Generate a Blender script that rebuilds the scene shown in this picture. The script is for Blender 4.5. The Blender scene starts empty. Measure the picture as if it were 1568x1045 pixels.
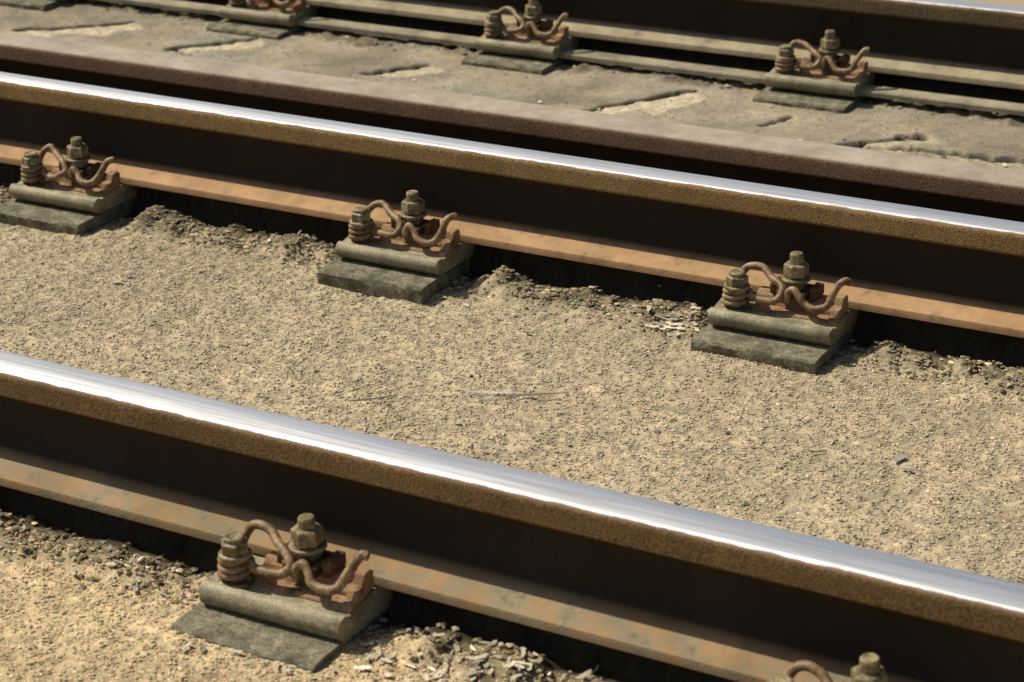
import bpy, numpy as np, math
from mathutils import Vector, Matrix
rng=np.random.default_rng(7)
scn=bpy.context.scene
col=scn.collection
S=0.6905; DB=1.0397; DC=1.262; DD=2.2764
XA=-1.3307; XB=-1.8402; XD=-2.2709
WF=.055; SK=-.0095; SX=-2.25      # the near rail is very slightly out of parallel
def ya(x): return (x-SX)*SK
def newmat(n):
    m=bpy.data.materials.new(n); m.use_nodes=True
    nt=m.node_tree; b=nt.nodes['Principled BSDF']; return m,nt,b
def N(nt,t,**k):
    n=nt.nodes.new(t)
    for a,v in k.items(): setattr(n,a,v)
    return n
def ramp(nt,fac,stops):
    r=N(nt,'ShaderNodeValToRGB'); e=r.color_ramp.elements
    while len(e)<len(stops): e.new(.5)
    for i,(p,c) in enumerate(stops):
        e[i].position=p; e[i].color=(*c,1) if len(c)==3 else c
    nt.links.new(fac,r.inputs[0]); return r.outputs[0]
def noise(nt,scale,detail=3,rough=.6,vec=None):
    n=N(nt,'ShaderNodeTexNoise'); n.inputs['Scale'].default_value=scale
    n.inputs['Detail'].default_value=detail; n.inputs['Roughness'].default_value=rough
    if vec is None:
        g=N(nt,'ShaderNodeNewGeometry'); vec=g.outputs['Position']
    nt.links.new(vec,n.inputs['Vector']); return n.outputs['Fac']
def bump(nt,h,strength,dist,prev=None):
    b=N(nt,'ShaderNodeBump'); b.inputs['Strength'].default_value=strength; b.inputs['Distance'].default_value=dist
    nt.links.new(h,b.inputs['Height'])
    if prev is not None: nt.links.new(prev,b.inputs['Normal'])
    return b.outputs['Normal']
def mix(nt,f,a,b,mode='MIX'):
    m=N(nt,'ShaderNodeMix'); m.data_type='RGBA'; m.blend_type=mode
    for s,v in ((0,f),(6,a),(7,b)):
        if hasattr(v,'links'): nt.links.new(v,m.inputs[s])
        elif s==0: m.inputs[0].default_value=v
        else: m.inputs[s].default_value=(*v,1)
    return m.outputs[2]
def rustmat(n,c1,c2,c3,scale=25,rough=.85,bs=.5,fine=420):
    m,nt,b=newmat(n)
    f=noise(nt,scale,4,.65); c=ramp(nt,f,[(.34,c1),(.5,c2),(.66,c3)])
    f2=noise(nt,fine,2,.6); sp=ramp(nt,f2,[(.35,(.6,.6,.6)),(.65,(1.2,1.17,1.13))])
    c=mix(nt,1.0,c,sp,'MULTIPLY')
    nt.links.new(c,b.inputs['Base Color']); b.inputs['Roughness'].default_value=rough
    b.inputs['Specular IOR Level'].default_value=.3
    nt.links.new(bump(nt,f2,bs,.0014),b.inputs['Normal'])
    return m
M_plate=rustmat('weathered_plate_steel',(.16,.145,.08),(.28,.25,.155),(.38,.32,.20),26,.6,.22)
M_plate_r=rustmat('rusty_plate_steel',(.13,.07,.032),(.31,.18,.088),(.30,.225,.125),35,.8,.4)
M_clip=rustmat('rusty_clip_steel',(.11,.062,.027),(.22,.14,.07),(.36,.26,.14),60,.5,.3)
M_dark=rustmat('dark_rusty_steel',(.045,.025,.012),(.10,.052,.022),(.18,.10,.05),60,.8,.4)
M_bolt=rustmat('greasy_bolt_steel',(.10,.08,.04),(.20,.16,.085),(.38,.31,.18),70,.45,.3)
M_block=rustmat('weathered_sleeper',(.09,.08,.05),(.165,.15,.10),(.25,.225,.15),40,.95,1.0,260)
M_strip=rustmat('dusty_strip',(.18,.16,.11),(.30,.265,.18),(.36,.32,.22),12,.95,.6)

def railmat(n,side,foot,foot2,web_shade,polish=True,top=(.3,.2,.15)):
    m,nt,b=newmat(n)
    g=N(nt,'ShaderNodeNewGeometry'); sep=N(nt,'ShaderNodeSeparateXYZ'); nt.links.new(g.outputs['Position'],sep.inputs[0])
    sn=N(nt,'ShaderNodeSeparateXYZ'); nt.links.new(g.outputs['Normal'],sn.inputs[0])
    mp=N(nt,'ShaderNodeMapping'); mp.inputs['Scale'].default_value=(.03,1,1); nt.links.new(g.outputs['Position'],mp.inputs[0])
    nlong=noise(nt,150,3,.6,mp.outputs[0]); nfine=noise(nt,380,2,.65); nmid=noise(nt,28,5,.7)
    def MR(v,a,c):
        r=N(nt,'ShaderNodeMapRange'); r.inputs[1].default_value=a; r.inputs[2].default_value=c; nt.links.new(v,r.inputs[0]); return r.outputs[0]
    def MA(op,a,c):
        r=N(nt,'ShaderNodeMath',operation=op)
        for i,v in enumerate((a,c)):
            if hasattr(v,'links'): nt.links.new(v,r.inputs[i])
            else: r.inputs[i].default_value=v
        return r.outputs[0]
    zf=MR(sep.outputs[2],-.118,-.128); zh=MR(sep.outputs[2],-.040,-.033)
    c=mix(nt,zf,web_shade,ramp(nt,nmid,[(.28,tuple(x*.5 for x in foot)),(.42,foot2),(.58,foot),(.75,tuple(x*1.15 for x in foot))]))
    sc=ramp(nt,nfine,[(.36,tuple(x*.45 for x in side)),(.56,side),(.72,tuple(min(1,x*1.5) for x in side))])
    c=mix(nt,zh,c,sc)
    tp=MR(sn.outputs[2],.45,.8); tp=MA('MULTIPLY',tp,MR(sep.outputs[2],-.02,-.012))
    c=mix(nt,tp,c,ramp(nt,nmid,[(.3,tuple(x*.72 for x in top)),(.7,top)]))
    f2=ramp(nt,noise(nt,9,3,.7),[(.3,(.76,.74,.70)),(.7,(1.12,1.12,1.12))]); c=mix(nt,1.0,c,f2,'MULTIPLY')
    if polish:
        w=MA('ADD',sn.outputs[2],MA('MULTIPLY',MA('SUBTRACT',nmid,.5),.34))
        pm=MR(w,.76,.93); pm=MA('MULTIPLY',pm,MR(sep.outputs[2],-.02,-.012))
        nt.links.new(mix(nt,pm,c,ramp(nt,nlong,[(.35,(.68,.665,.63)),(.65,(.86,.85,.83))])),b.inputs['Base Color'])
        nt.links.new(pm,b.inputs['Metallic'])
        rr=N(nt,'ShaderNodeMapRange'); rr.inputs[3].default_value=.85; rr.inputs[4].default_value=.47; nt.links.new(pm,rr.inputs[0])
        nt.links.new(rr.outputs[0],b.inputs['Roughness'])
        h=MA('MULTIPLY',nfine,MA('SUBTRACT',1.0,MA('MULTIPLY',pm,.94)))
        nb=bump(nt,h,.6,.0016)
        nb=bump(nt,MA('MULTIPLY',nlong,pm),.45,.0015,nb)
    else:
        nt.links.new(c,b.inputs['Base Color']); b.inputs['Roughness'].default_value=.7; nb=bump(nt,nfine,.5,.0016)
    b.inputs['Specular IOR Level'].default_value=.25
    nt.links.new(nb,b.inputs['Normal'])
    return m
W=(.024,.017,.010)  # shade of the rail head painted into the dark tone between head and foot
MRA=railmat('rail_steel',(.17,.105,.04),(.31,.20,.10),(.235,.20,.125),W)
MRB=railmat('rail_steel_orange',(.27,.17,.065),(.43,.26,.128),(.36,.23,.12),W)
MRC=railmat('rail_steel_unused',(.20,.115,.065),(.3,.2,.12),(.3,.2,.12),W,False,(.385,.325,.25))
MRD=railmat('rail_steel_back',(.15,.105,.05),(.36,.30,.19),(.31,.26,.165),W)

def mesh_obj(name,verts,faces,mat,smooth=False,parent=None,link=True):
    me=bpy.data.meshes.new(name); me.from_pydata([tuple(v) for v in verts],[],faces); me.update()
    o=bpy.data.objects.new(name,me); me.materials.append(mat)
    if smooth: me.polygons.foreach_set('use_smooth',[True]*len(me.polygons))
    if link: col.objects.link(o)
    if parent: o.parent=parent
    return o
def sharp(o,a=35):
    try: o.data.set_sharp_from_angle(angle=math.radians(a))
    except Exception: pass
def extrude_x(prof,xs):
    n=len(prof); v=[];f=[]
    for x in xs: v+= [(x,y,z) for y,z in prof]
    for k in range(len(xs)-1):
        for i in range(n):
            j=(i+1)%n; f.append((k*n+i,k*n+j,(k+1)*n+j,(k+1)*n+i))
    f.append(tuple(range(n))[::-1]); f.append(tuple(range((len(xs)-1)*n,len(xs)*n)))
    return v,f
def rail(name,y0,mat,h=.030,wf=WF,hh=.034,skew=False):
    R=.010; half=[(0,0.0014),(h*.35,.0010),(h-R,-.0006)]
    for a in (18,36,54,72,90):
        t=math.radians(a); half.append((h-R+R*math.sin(t),-.0006-R+R*math.cos(t)))
    half+=[(h+.0015,-hh+.003),(h-.001,-hh),(h*.55,-hh-.007),(.010,-hh-.016),(.0075,-hh-.03),(.0075,-.105),(.010,-.117),(.016,-.1235),(.028,-.128),(wf-.004,-.1365),(wf-.001,-.138),(wf,-.141),(wf,-.149),(wf-.002,-.15)]
    prof=[(y0+a,b) for a,b in half]+[(y0-a,b) for a,b in reversed(half[1:])]
    prof=prof[::-1]
    v,f=extrude_x(prof,list(np.arange(-16,12.01,.5)))
    if skew: v=[(a,b+ya(a),c) for a,b,c in v]
    o=mesh_obj(name,v,f,mat,True); sharp(o,32)
    return o
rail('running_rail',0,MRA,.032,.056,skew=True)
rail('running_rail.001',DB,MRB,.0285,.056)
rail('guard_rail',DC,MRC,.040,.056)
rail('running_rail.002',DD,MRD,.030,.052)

def lathe(pr,n=24,cx=0,cy=0,rot=0):
    v=[];f=[]
    for r,z in pr:
        for i in range(n):
            a=2*math.pi*i/n+rot; v.append((cx+r*math.cos(a),cy+r*math.sin(a),z))
    for k in range(len(pr)-1):
        for i in range(n):
            j=(i+1)%n; f.append((k*n+i,k*n+j,(k+1)*n+j,(k+1)*n+i))
    f.append(tuple(range(n))[::-1]); f.append(tuple(range((len(pr)-1)*n,len(pr)*n))); return v,f
def join(parts):
    V=[];F=[]
    for v,f in parts:
        o=len(V); V+=list(v); F+=[tuple(i+o for i in q) for q in f]
    return V,F
def bspl(pts,per=8):
    P=[Vector(p) for p in pts]; P=[P[0]*2-P[1]]+P+[P[-1]*2-P[-2]]; out=[]
    for i in range(1,len(P)-2):
        for k in range(per):
            t=k/per; a,b,c,d=P[i-1:i+3]
            out.append(.5*((2*b)+(c-a)*t+(2*a-5*b+4*c-d)*t*t+(3*b-a-3*c+d)*t**3))
    out.append(P[-2]); return out
def tube(pts,r,n=12):
    v=[];f=[]; prev=None
    for i,p in enumerate(pts):
        t=(pts[min(i+1,len(pts)-1)]-pts[max(i-1,0)]).normalized()
        if prev is None: nn=t.orthogonal().normalized()
        else: nn=(prev-t*prev.dot(t)).normalized()
        prev=nn; bb=t.cross(nn)
        rr=r*(.8 if i in (0,len(pts)-1) else 1)
        for k in range(n):
            a=2*math.pi*k/n; v.append(p+nn*(rr*math.cos(a))+bb*(rr*math.sin(a)))
    for i in range(len(pts)-1):
        for k in range(n):
            j=(k+1)%n; f.append((i*n+k,i*n+j,(i+1)*n+j,(i+1)*n+k))
    f.append(tuple(range(n))[::-1]); f.append(tuple(range((len(pts)-1)*n,len(pts)*n)))
    return v,f
def box(x0,x1,y0,y1,z0,z1):
    v=[(x,y,z) for x in (x0,x1) for y in (y0,y1) for z in (z0,z1)]
    f=[(0,1,3,2),(4,6,7,5),(0,4,5,1),(2,3,7,6),(0,2,6,4),(1,5,7,3)]; return v,f
def bevel(o,w,seg=2):
    m=o.modifiers.new('bevel','BEVEL'); m.width=w; m.segments=seg; m.limit_method='ANGLE'; m.angle_limit=math.radians(40)

FX=[]
def make_fastener(x,y,blockz,seed,dy=0,bz=0,lip=0.0):
    r=np.random.default_rng(seed); FX.append((x,y))
    e=bpy.data.objects.new('rail_fastener',None); e.location=(x,y,0); e.empty_display_size=.05; col.objects.link(e)
    prof=[(.02,-.1512),(-.062,-.1525),(-.108,-.1585),(-.115,-.1605)]
    for k in range(10):
        t=math.radians(55+k*22); prof.append((-.127+.0115*math.cos(t),-.1685-lip/2+(.0125+lip/2)*math.sin(t)))
    prof+=[(-.128,-.184-lip),(-.02,-.185-lip),(.02,-.185-lip)]
    v,f=extrude_x(prof,[-.117,-.116,-.07,-.02,.03,.079,.080])
    V=[(a,b+(.0012 if a in(-.117,.080) and b<-.1 else 0)+r.normal(0,.0002),c+r.normal(0,.0003)) for a,b,c in v]
    p=mesh_obj('base_plate',V,f,M_plate,True,e); sharp(p,40)
    prs=[(-.0585,-.150),(-.0585,-.136),(-.064,-.133),(-.078,-.133),(-.084,-.139),(-.090,-.1545)]
    v1=extrude_x(prs,[-.060,.045])
    v1b=extrude_x([(-.0903,-.156),(-.0903,-.1510),(-.104,-.1535),(-.107,-.156),(-.108,-.1605)],[-.058,.0635])
    prs2=[(-.0587,-.150),(-.0587,-.140),(-.064,-.138),(-.082,-.140),(-.0885,-.146),(-.090,-.158)]
    v2=extrude_x(prs2,[.0455,.064])
    prs3=[(-.0583,-.150),(-.0583,-.128),(-.066,-.124),(-.078,-.126),(-.083,-.138),(-.094,-.140),(-.099,-.150),(-.108,-.153),(-.111,-.161)]
    v3=extrude_x(prs3,[.0645,.0785])
    q=mesh_obj('foot_shoulder',*join([v1,v1b,v2,v3]),M_plate_r,False,e); bevel(q,.0014)
    q=mesh_obj('clamp_block',*join([box(-.024,.024,-.098,-.050,-.135,-.1215),box(-.038,-.0245,-.088,-.052,-.134,-.116),box(.0245,.038,-.088,-.052,-.134,-.116)]),M_dark,False,e); bevel(q,.003)
    cx,cy=-.083,-.106; dz=-.006
    hel=[Vector((cx-.002+(.0152+.002*(1-t/21))*math.cos(t),cy+(.0152+.002*(1-t/21))*math.sin(t),-.153+.0090*t/(2*math.pi))) for t in np.linspace(0,2*math.pi*3.4,90)]
    sp=tube(hel,.0045,10)
    core=lathe([(.0105,-.158),(.0105,-.118)],20,cx,cy)
    cap=lathe([(.018,-.121+dz),(.020,-.119+dz),(.020,-.115+dz),(.0165,-.1135+dz)],24,cx,cy)
    hexh=lathe([(.0165,-.1133+dz),(.0175,-.112+dz),(.0175,-.101+dz),(.0145,-.099+dz)],6,cx,cy,.3+r.uniform(0,1))
    top=lathe([(.0125,-.099+dz),(.0125,-.0945+dz),(.0105,-.093+dz)],20,cx,cy)
    bs=lathe([(.023,-.1595),(.023,-.1565),(.02,-.1555)],24,cx,cy)
    mesh_obj('coil_spring',*sp,M_clip,True,e)
    o=mesh_obj('sleeper_screw',*join([core,cap,hexh,top,bs]),M_bolt,False,e); bevel(o,.0008)
    by=-.075; sh=r.normal(0,.0012)
    stud=lathe([(.0105,-.15),(.0105,-.0695+sh),(.009,-.067+sh)],20,0,by)
    nut=lathe([(.0175,-.1035),(.0195,-.101),(.0195,-.085),(.017,-.0825)],6,0,by,r.uniform(0,1))
    wsh=lathe([(.0215,-.1095),(.0225,-.108),(.0225,-.1055),(.0205,-.1045)],26,0,by)
    bod=lathe([(.0165,-.1205),(.0165,-.1095)],20,0,by)
    o=mesh_obj('clamp_bolt',*join([stud,nut,wsh,bod]),M_bolt,False,e); bevel(o,.0008)
    R=[(-.004,-.098,-.138),(.000,-.099,-.124),(.008,-.100,-.118),(.016,-.103,-.125),(.027,-.107,-.135),(.044,-.109,-.138),(.059,-.105,-.133),(.068,-.096,-.117),(.074,-.088,-.103),(.081,-.083,-.0960),(.087,-.080,-.0975)]
    L=[(-.094,-.080,-.138),(-.092,-.075,-.122),(-.084,-.069,-.106),(-.070,-.067,-.099),(-.055,-.071,-.103),(-.039,-.080,-.111),(-.022,-.090,-.114),(-.012,-.098,-.124),(-.020,-.106,-.135),(-.040,-.109,-.1375),(-.058,-.105,-.135),(-.068,-.096,-.129)]
    jit=lambda P:[(a+r.normal(0,.0012),b+r.normal(0,.001),c+r.normal(0,.001)) for a,b,c in P]
    mesh_obj('spring_clip',*join([tube(bspl(jit(R)),.0058),tube(bspl(jit(L)),.0058)]),M_clip,True,e)
    zt=-.187+bz
    xs=np.linspace(-.122,.078,30); yf=-.186+dy
    pr=[(.03,zt),(-.12,zt),(yf+.02,zt),(yf+.004,zt-.001),(yf,zt-.005),(yf,zt-.016),(yf+.001,zt-.028),(yf+.002,blockz),(.03,blockz)]
    v,f=extrude_x(pr,list(xs))
    V=[(a,b+(r.normal(0,.0009) if b<-.16 else 0),c+(r.normal(0,.0005) if b<-.14 and c>zt-.03 else 0)) for a,b,c in v]
    o=mesh_obj('bearing_block',V,f,M_block,True,e); sharp(o,38)
    return e
for i in range(-3,5): make_fastener(XA+i*S,ya(XA+i*S),-.24,10+i,-.004,.000,.005)
for i in range(-4,6): make_fastener(XB+i*S+(.014 if i==0 else 0),DB,-.24,40+i)
for i in range(-4,6): make_fastener(XD+i*S,DD,-.24,70+i,0,-.004)

# ---------------- ground
x0,x1,y0,y1,dg=-4.6,.7,-.9,2.8,.0045
xs=np.arange(x0,x1,dg); ys=np.arange(y0,y1,dg); nx,ny=len(xs),len(ys)
X,Y=np.meshgrid(xs,ys,indexing='ij')
fx=np.fft.fftfreq(nx,dg)[:,None]; fy=np.fft.rfftfreq(ny,dg)[None,:]
def gn(sig,seed):
    w=np.random.default_rng(seed).standard_normal((nx,ny))
    F=np.fft.rfft2(w)*np.exp(-2*(math.pi*sig)**2*(fx**2+fy**2)); n=np.fft.irfft2(F,s=(nx,ny)); return n/n.std()
def ss(a,b,v):
    t=np.clip((v-a)/(b-a),0,1); return t*t*(3-2*t)
big=gn(.12,1); mid=gn(.03,2); sm_=gn(.010,3); gr=gn(.0032,4); g2=gn(.005,5)
base=np.where(Y<0,-.196,-.201-.010*ss(.3,.95,Y)); base=np.where(Y>1.26,-.203,base)
conc=ss(1.27,1.30,Y)*ss(2.34,2.2,Y)
amp=1-.65*conc
Z=base+big*.002+mid*.0010*amp+sm_*.0007*amp+gr*.0006*amp
def between(yr):
    m=np.ones_like(Z)
    for (a,b) in FX:
        if abs(b-yr)<.06: m=np.minimum(m,1-ss(-.16,-.128,X-a)*ss(.15,.10,X-a))
    return m
dirt=np.zeros_like(Z); under_shade=np.zeros_like(Z)
for yr in (0,DB,DC,DD):
    d=Y-yr-(ya(X) if yr==0 else 0); bt=between(yr)
    bank=ss(-.040,-.005,d)*ss(.06,.03,d)
    Z+=bank*(-.156-base)*.97
    hgt=.018 if yr==DB else (.011 if yr==0 else .004)
    cl=ss(-.135,-.088,d+.008*mid)*ss(-.03,-.062,d)*bt
    Z+=cl*(hgt*(.75+.35*mid*.6)+np.clip(sm_*.9+.2,-.5,2.5)*.0036)
    for (a,b) in FX:
        if abs(b-yr)<.06 and yr in (0,DB): Z+=.013*np.exp(-(((X-a-.165)/.03)**2+((d+.085)/.022)**2))*(1+.5*sm_)
    dirt=np.maximum(dirt,ss(-.125,-.080,d+.018*mid)*ss(.12,.06,d))
    under_shade=np.maximum(under_shade,ss(-.074,-.058,d+.004*sm_)*ss(.09,.06,d))  # mask for the painted shade in the gap below each rail foot
crack=np.zeros_like(Z); patch=np.zeros_like(Z)
cr=np.random.default_rng(5)
def seg(xa,ya_,xb,yb,w=.006,ns=None):
    L0=math.hypot(xb-xa,yb-ya_); ns=min(.005,L0*.03) if ns is None else ns
    n=12; t=np.linspace(0,1,n); px=xa+(xb-xa)*t+cr.normal(0,ns,n); py=ya_+(yb-ya_)*t+cr.normal(0,ns,n)
    for i in range(n-1):
        m=(slice(max(0,int((min(px[i],px[i+1])-.05-x0)/dg)),int((max(px[i],px[i+1])+.05-x0)/dg)),slice(max(0,int((min(py[i],py[i+1])-.05-y0)/dg)),int((max(py[i],py[i+1])+.05-y0)/dg)))
        dx,dy=px[i+1]-px[i],py[i+1]-py[i]; L=dx*dx+dy*dy+1e-9
        u=np.clip(((X[m]-px[i])*dx+(Y[m]-py[i])*dy)/L,0,1)
        dd=np.hypot(X[m]-px[i]-u*dx,Y[m]-py[i]-u*dy)
        ww=w*cr.uniform(.6,1.3)
        crack[m]=np.maximum(crack[m],ss(ww*1.5,ww*.6,dd))
for xa,yq,xb,yb,wd,st in ((-3.50,1.92,-3.30,2.10,.075,1.),(-3.06,1.93,-2.94,2.07,.07,1.),(-2.55,1.95,-2.46,2.065,.05,.85),(-1.985,1.895,-1.845,2.115,.08,.95),
    (-1.62,1.95,-1.59,2.03,.045,.35),(-1.435,1.895,-1.31,2.02,.055,.6),(-1.27,1.93,-1.08,1.955,.05,.35),(-4.1,1.9,-3.95,2.08,.06,.8),(-.75,1.9,-.6,2.1,.07,.8)):
    L=math.hypot(xb-xa,yb-yq); seg(xa,yq,xb,yb,.009 if L>.11 else .005)
    ux,uy=(xb-xa)/L,(yb-yq)/L; vx,vy=uy,-ux
    u=(X-xa)*ux+(Y-yq)*uy; v=(X-xa)*vx+(Y-yq)*vy; nzz=.012*mid+.006*sm_
    p=ss(-.01,.015,u+nzz)*ss(L+.01,L-.015,u+nzz)*ss(-.004,.003,v)*ss(wd+.010,wd-.008,v+nzz*1.6)
    patch=np.maximum(patch,p*st*(.88+.12*np.clip(sm_,-1,1)))
seg(-1.43,1.90,-1.30,1.93,.006); seg(-1.30,1.93,-1.08,1.945,.007); seg(-3.06,1.93,-2.98,1.895,.005); seg(-1.985,1.895,-1.94,1.86,.006)
seg(-2.1,1.45,-1.4,1.50,.003,.01)
Z-=crack*.013; Z-=patch*.002
C=np.empty((nx,ny,3))
sand=np.array([.385,.318,.205]); sandg=np.array([.48,.37,.215]); con=np.array([.265,.23,.165]); drk=np.array([.095,.078,.046])
t=ss(.1,-.1,Y)[...,None]; C[:]=sand*(1-t)+sandg*t
C[:]=C*(1-conc[...,None])+con*conc[...,None]*(1+.12*big[...,None]+.08*mid[...,None])
st=ss(.3,1.6,gn(.06,9))*conc; C=C*(1-.45*st[...,None])+np.array([.19,.19,.15])*.45*st[...,None]
st=ss(.3,1.4,gn(.035,12))*conc; C=C*(1-.4*st[...,None])+np.array([.35,.275,.175])*.4*st[...,None]
grain=1+.14*gr*amp+.08*g2*amp+.05*sm_+.04*mid
C*=np.clip(grain,.35,1.6)[...,None]
op=np.exp(-(((X+1.42)/.16)**2+((Y-.82)/.09)**2)**1.3)*ss(-1.4,.8,mid+sm_*.5)
C=C*(1-.45*op[...,None])+np.array([.27,.24,.165])*.45*op[...,None]
wm=ss(.8,1.6,big)*.13; C*= (1-wm)[...,None]
C=C*(1-patch[...,None]*.85)+np.array([.55,.465,.31])*patch[...,None]*.85*(1+.15*gr[...,None])
dm=(dirt*.78)[...,None]; C=C*(1-dm)+drk*dm*(1+.35*gr[...,None])
C=C*(1-crack[...,None]*.9)+np.array([.03,.027,.02])*crack[...,None]*.9
C=C*(1-under_shade[...,None]*.85)+np.array([.022,.018,.012])*under_shade[...,None]*.85  # gap shade below the rail feet goes into the ground colour, near black
C=np.clip(C,.008,.9)
def attr_mat(n,rough=.95,bs=.8):
    m,nt,b=newmat(n); a=N(nt,'ShaderNodeVertexColor',layer_name='tint')
    f=noise(nt,330,2,.7); c=mix(nt,1.0,a.outputs[0],ramp(nt,f,[(.34,(.70,.68,.66)),(.66,(1.25,1.25,1.25))]),'MULTIPLY')
    nt.links.new(c,b.inputs['Base Color']); b.inputs['Roughness'].default_value=rough; b.inputs['Specular IOR Level'].default_value=.15
    if bs: nt.links.new(bump(nt,f,bs,.002),b.inputs['Normal'])
    return m
M_ground=attr_mat('gritty_ground',.95,.9); M_stone=attr_mat('gravel_stone',.9,0)
def fast_mesh(name,V,F,cols,mat,smooth):
    me=bpy.data.meshes.new(name); me.vertices.add(len(V)); me.vertices.foreach_set('co',V.astype(np.float32).ravel())
    k=F.shape[1]; me.loops.add(F.size); me.loops.foreach_set('vertex_index',F.astype(np.int32).ravel())
    me.polygons.add(len(F)); me.polygons.foreach_set('loop_start',np.arange(0,F.size,k,dtype=np.int32)); me.polygons.foreach_set('loop_total',np.full(len(F),k,np.int32))
    me.polygons.foreach_set('use_smooth',np.full(len(F),smooth))
    me.update(calc_edges=True)
    a=me.color_attributes.new('tint','FLOAT_COLOR','POINT'); a.data.foreach_set('color',np.c_[cols,np.ones(len(cols))].astype(np.float32).ravel())
    me.materials.append(mat); o=bpy.data.objects.new(name,me); col.objects.link(o); return o
idx=np.arange(nx*ny).reshape(nx,ny)
F=np.stack([idx[:-1,:-1],idx[1:,:-1],idx[1:,1:],idx[:-1,1:]],-1).reshape(-1,4)
V=np.stack([X,Y,Z],-1).reshape(-1,3); Cc=C.reshape(-1,3)
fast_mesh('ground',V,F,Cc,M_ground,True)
B=300.; zz=-.206
rv=np.array([[xs[0],ys[0],zz],[xs[-1],ys[0],zz],[xs[-1],ys[-1],zz],[xs[0],ys[-1],zz],[-B,-B,zz],[B,-B,zz],[B,B,zz],[-B,B,zz]])
rf=np.array([[4,5,1,0],[5,6,2,1],[6,7,3,2],[7,4,0,3]])
fast_mesh('terrain',rv,rf,np.tile(sand*.9,(8,1)),M_ground,False)

def hz(px,py):
    i=np.clip(((px-x0)/dg).astype(int),0,nx-1); j=np.clip(((py-y0)/dg).astype(int),0,ny-1); return Z[i,j],C[i,j]
OV=np.array([[1,0,0],[-1,0,0],[0,1,0],[0,-1,0],[0,0,1],[0,0,-1],[.6,.6,.55],[-.6,.6,.5],[-.6,-.6,.5],[.6,-.6,.55]],float)
OF=np.array([[4,0,6],[0,2,6],[2,4,6],[4,2,7],[2,1,7],[1,4,7],[4,1,8],[1,3,8],[3,4,8],[4,3,9],[3,0,9],[0,4,9]])
def stones(px,py,r,cols,sink=.2,flat=.7,seed=1):
    g=np.random.default_rng(seed); n=len(px); z,_=hz(px,py)
    v=OV[None]*(1+g.normal(0,.18,(n,10,1))); v=v*np.stack([g.uniform(.8,1.3,n),g.uniform(.7,1.1,n),g.uniform(.5,1,n)*flat],-1)[:,None]
    a=g.uniform(0,6.283,n); c,s=np.cos(a)[:,None],np.sin(a)[:,None]
    vx=v[...,0]*c-v[...,1]*s; vy=v[...,0]*s+v[...,1]*c
    out=np.stack([vx*r[:,None]+px[:,None],vy*r[:,None]+py[:,None],v[...,2]*r[:,None]+(z+r*sink)[:,None]],-1)
    f=(OF[None]+(np.arange(n)*10)[:,None,None]).reshape(-1,3)
    return out.reshape(-1,3),f,np.repeat(cols,10,0)
def pal(n,g,base,var=.16,light=.1):
    c=np.tile(np.array(base),(n,1))*np.exp(g.normal(0,var,(n,1))); c*=1+g.normal(0,.05,(n,3))
    m=g.random(n)<light; c[m]=c[m]*1.3+.03; m=g.random(n)<.04; c[m]*=.5; return np.clip(c,.02,.8)
g=np.random.default_rng(11); parts=[]
n=95000; px=g.uniform(-3.0,.1,n); py=g.uniform(.07,.93,n); parts.append((px,py,g.uniform(.0013,.0025,n),pal(n,g,sand*1.1)))
n=46000; px=g.uniform(-2.3,.0,n); py=g.uniform(-.65,-.09,n); parts.append((px,py,g.uniform(.0013,.0027,n),pal(n,g,sandg*1.08)))
n=9000; px=g.uniform(-4.5,-.3,n); py=g.uniform(1.32,2.17,n); parts.append((px,py,g.uniform(.001,.0026,n),pal(n,g,con*1.15)))
for yr,nn in ((0,8000),(DB,11000),(DD,1500)):
    n=nn; px=g.uniform(-3.8,.2,n); py=yr-.090-np.abs(g.normal(0,.022,n))*np.where(g.random(n)<.55,1,-.8)
    if yr==0: py=py+ya(px)
    cc=pal(n,g,(.225,.185,.11),.42,.2); parts.append((px,py,.0016+.0042*g.random(n)**2.4,cc))
n=260; px=g.uniform(-4,.3,n); py=g.uniform(-.7,2.1,n); parts.append((px,py,g.uniform(.003,.006,n),pal(n,g,(.22,.2,.15),.3)))
Vs=[];Fs=[];Cs=[];o=0
for i,(px,py,r,c) in enumerate(parts):
    ok=np.ones(len(px),bool)
    for a,b in FX: ok&=~((px>a-.124)&(px<a+.082)&(py>b-.184)&(py<b+.05))
    px,py,r,c=px[ok],py[ok],r[ok],c[ok]
    v,f,cc=stones(px,py,r,c,seed=100+i); Vs.append(v);Fs.append(f+o);Cs.append(cc);o+=len(v)
fast_mesh('gravel',np.concatenate(Vs),np.concatenate(Fs),np.concatenate(Cs),M_stone,False)

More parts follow.
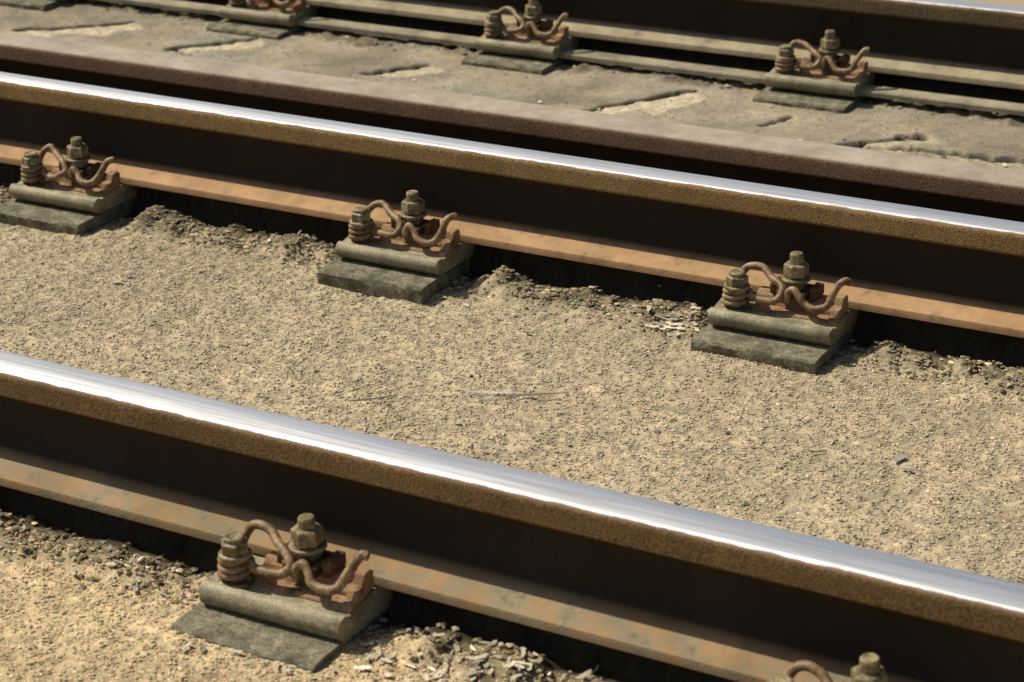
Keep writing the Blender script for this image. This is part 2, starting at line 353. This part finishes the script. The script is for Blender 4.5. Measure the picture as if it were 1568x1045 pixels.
def litter(name,spec,seed):
    g=np.random.default_rng(seed); V=[];F=[];Cl=[]
    for (cx,cy,sx,sy,n,l0,l1,w0,w1,c,*an) in spec:
        for _ in range(n):
            x=cx+g.normal(0,sx); y=cy+g.normal(0,sy); l=g.uniform(l0,l1)*g.uniform(.5,1); w=g.uniform(w0,w1); a=an[0] if an else g.uniform(-1.6,1.6)
            if any((a_-.124<x<a_+.082) and (b_-.188<y<b_+.05) for a_,b_ in FX): continue
            z=float(hz(np.array([x]),np.array([y]))[0][0])+.003+g.uniform(0,.002)
            ca,sa=math.cos(a),math.sin(a); k=5; o=len(V); curl=g.uniform(-.001,.002); tl=g.normal(0,.12); cc=np.array(c)*math.exp(g.normal(0,.35)); bd=g.normal(0,.08)
            for i in range(k+1):
                u=i/k*2-1
                for s_ in (-1,1):
                    ww=w*(1-abs(u)**5*.8)*g.uniform(.55,1.15)+.0003
                    lx=u*l; ly=s_*ww+bd*l*u*u
                    V.append((x+lx*ca-ly*sa,y+lx*sa+ly*ca,z+curl*u*u+tl*lx*.3+ (.0010 if s_>0 else 0))); Cl.append(cc)
            for i in range(k): F.append((o+2*i,o+2*i+2,o+2*i+3,o+2*i+1))
    V=np.array(V);F=np.array(F);Cl=np.clip(np.array(Cl),.02,.8)
    return fast_mesh(name,V,F,Cl,M_stone,True)
tan=(.44,.385,.28); grey=(.33,.31,.25); dk=(.14,.12,.08)
litter('leaf_litter',[(-1.04,-.13,.08,.03,80,.004,.017,.001,.0035,tan),(-1.15,-.12,.04,.02,25,.004,.013,.001,.003,tan),(-.88,-.14,.10,.035,70,.004,.016,.001,.0035,tan),
 (-1.36,-.215,.04,.006,7,.005,.012,.0015,.003,grey),(-1.6,-.12,.1,.02,24,.004,.012,.001,.003,grey),
 (-1.335,.930,.024,.014,26,.006,.020,.001,.004,tan),(-1.45,DB-.13,.25,.02,30,.004,.01,.001,.003,grey),
 (-1.2,.5,.5,.25,60,.003,.008,.001,.0025,dk),(-1.2,.5,.6,.25,16,.004,.009,.002,.004,grey),(-2.1,DB-.12,.2,.02,40,.004,.01,.001,.003,dk),
 (-.86,.63,.006,.006,2,.014,.02,.004,.006,grey,1.4),(-.84,.60,.004,.004,1,.016,.02,.003,.005,grey,.3),(-2.23,.675,.004,.004,1,.014,.018,.004,.005,(.22,.22,.17),.3),
 (-1.7,1.7,.5,.2,26,.004,.01,.003,.006,(.42,.39,.32))],3)
litter('twig',[(-1.405,.59,.001,.001,1,.055,.06,.0012,.002,(.16,.145,.11),.55),(-1.43,.545,.02,.012,3,.02,.04,.0015,.0028,(.40,.38,.32),.5),(-.968,.6,.001,.001,1,.014,.018,.001,.002,dk,.5),(-1.595,.465,.001,.001,1,.04,.045,.001,.002,dk,.9)],9)
v,f=extrude_x([(DD-.070,-.172),(DD-.102,-.174),(DD-.105,-.177),(DD-.105,-.186),(DD-.07,-.188)],list(np.arange(-8,5,.1)))
o=mesh_obj('edging_strip',v,f,M_strip,False)

sd=Vector((-.62,-.048,.78)).normalized()
sun=bpy.data.lights.new('sun','SUN'); sun.energy=5; sun.angle=math.radians(.5); sun.color=(1,.93,.80)
so=bpy.data.objects.new('sun',sun); so.rotation_euler=sd.to_track_quat('Z','Y').to_euler(); so.location=(-3,0,5); col.objects.link(so)
w=bpy.data.worlds.new('World'); scn.world=w; w.use_nodes=True; nt=w.node_tree
sky=nt.nodes.new('ShaderNodeTexSky'); sky.sky_type='NISHITA'; sky.sun_disc=False
sky.sun_elevation=math.asin(sd.z); sky.sun_rotation=math.atan2(sd.x,sd.y); sky.dust_density=3
nt.links.new(sky.outputs[0],nt.nodes['Background'].inputs[0]); nt.nodes['Background'].inputs[1].default_value=.085
f,yaw,pitch,roll=3364.67,*[math.radians(a) for a in (-29.5238,22.6591,-1.3724)]
Fv=Vector((math.sin(yaw)*math.cos(pitch),math.cos(yaw)*math.cos(pitch),-math.sin(pitch)))
Rv=Vector((math.cos(yaw),-math.sin(yaw),0)); Uv=Rv.cross(Fv)
R2=math.cos(roll)*Rv+math.sin(roll)*Uv; U2=-math.sin(roll)*Rv+math.cos(roll)*Uv
cam=bpy.data.cameras.new('camera'); co=bpy.data.objects.new('camera',cam); col.objects.link(co)
M=Matrix((R2,U2,-Fv)).transposed().to_4x4(); M.translation=Vector((0,-1.9403,1.0929)); co.matrix_world=M
cam.lens=f/1568*36; cam.sensor_width=36; cam.clip_start=.05; cam.clip_end=2000
cam.dof.use_dof=True; cam.dof.focus_distance=3.15; cam.dof.aperture_fstop=8
scn.camera=co
scn.view_settings.view_transform='Standard'
try: scn.view_settings.look='None'
except Exception: pass
scn.view_settings.exposure=0
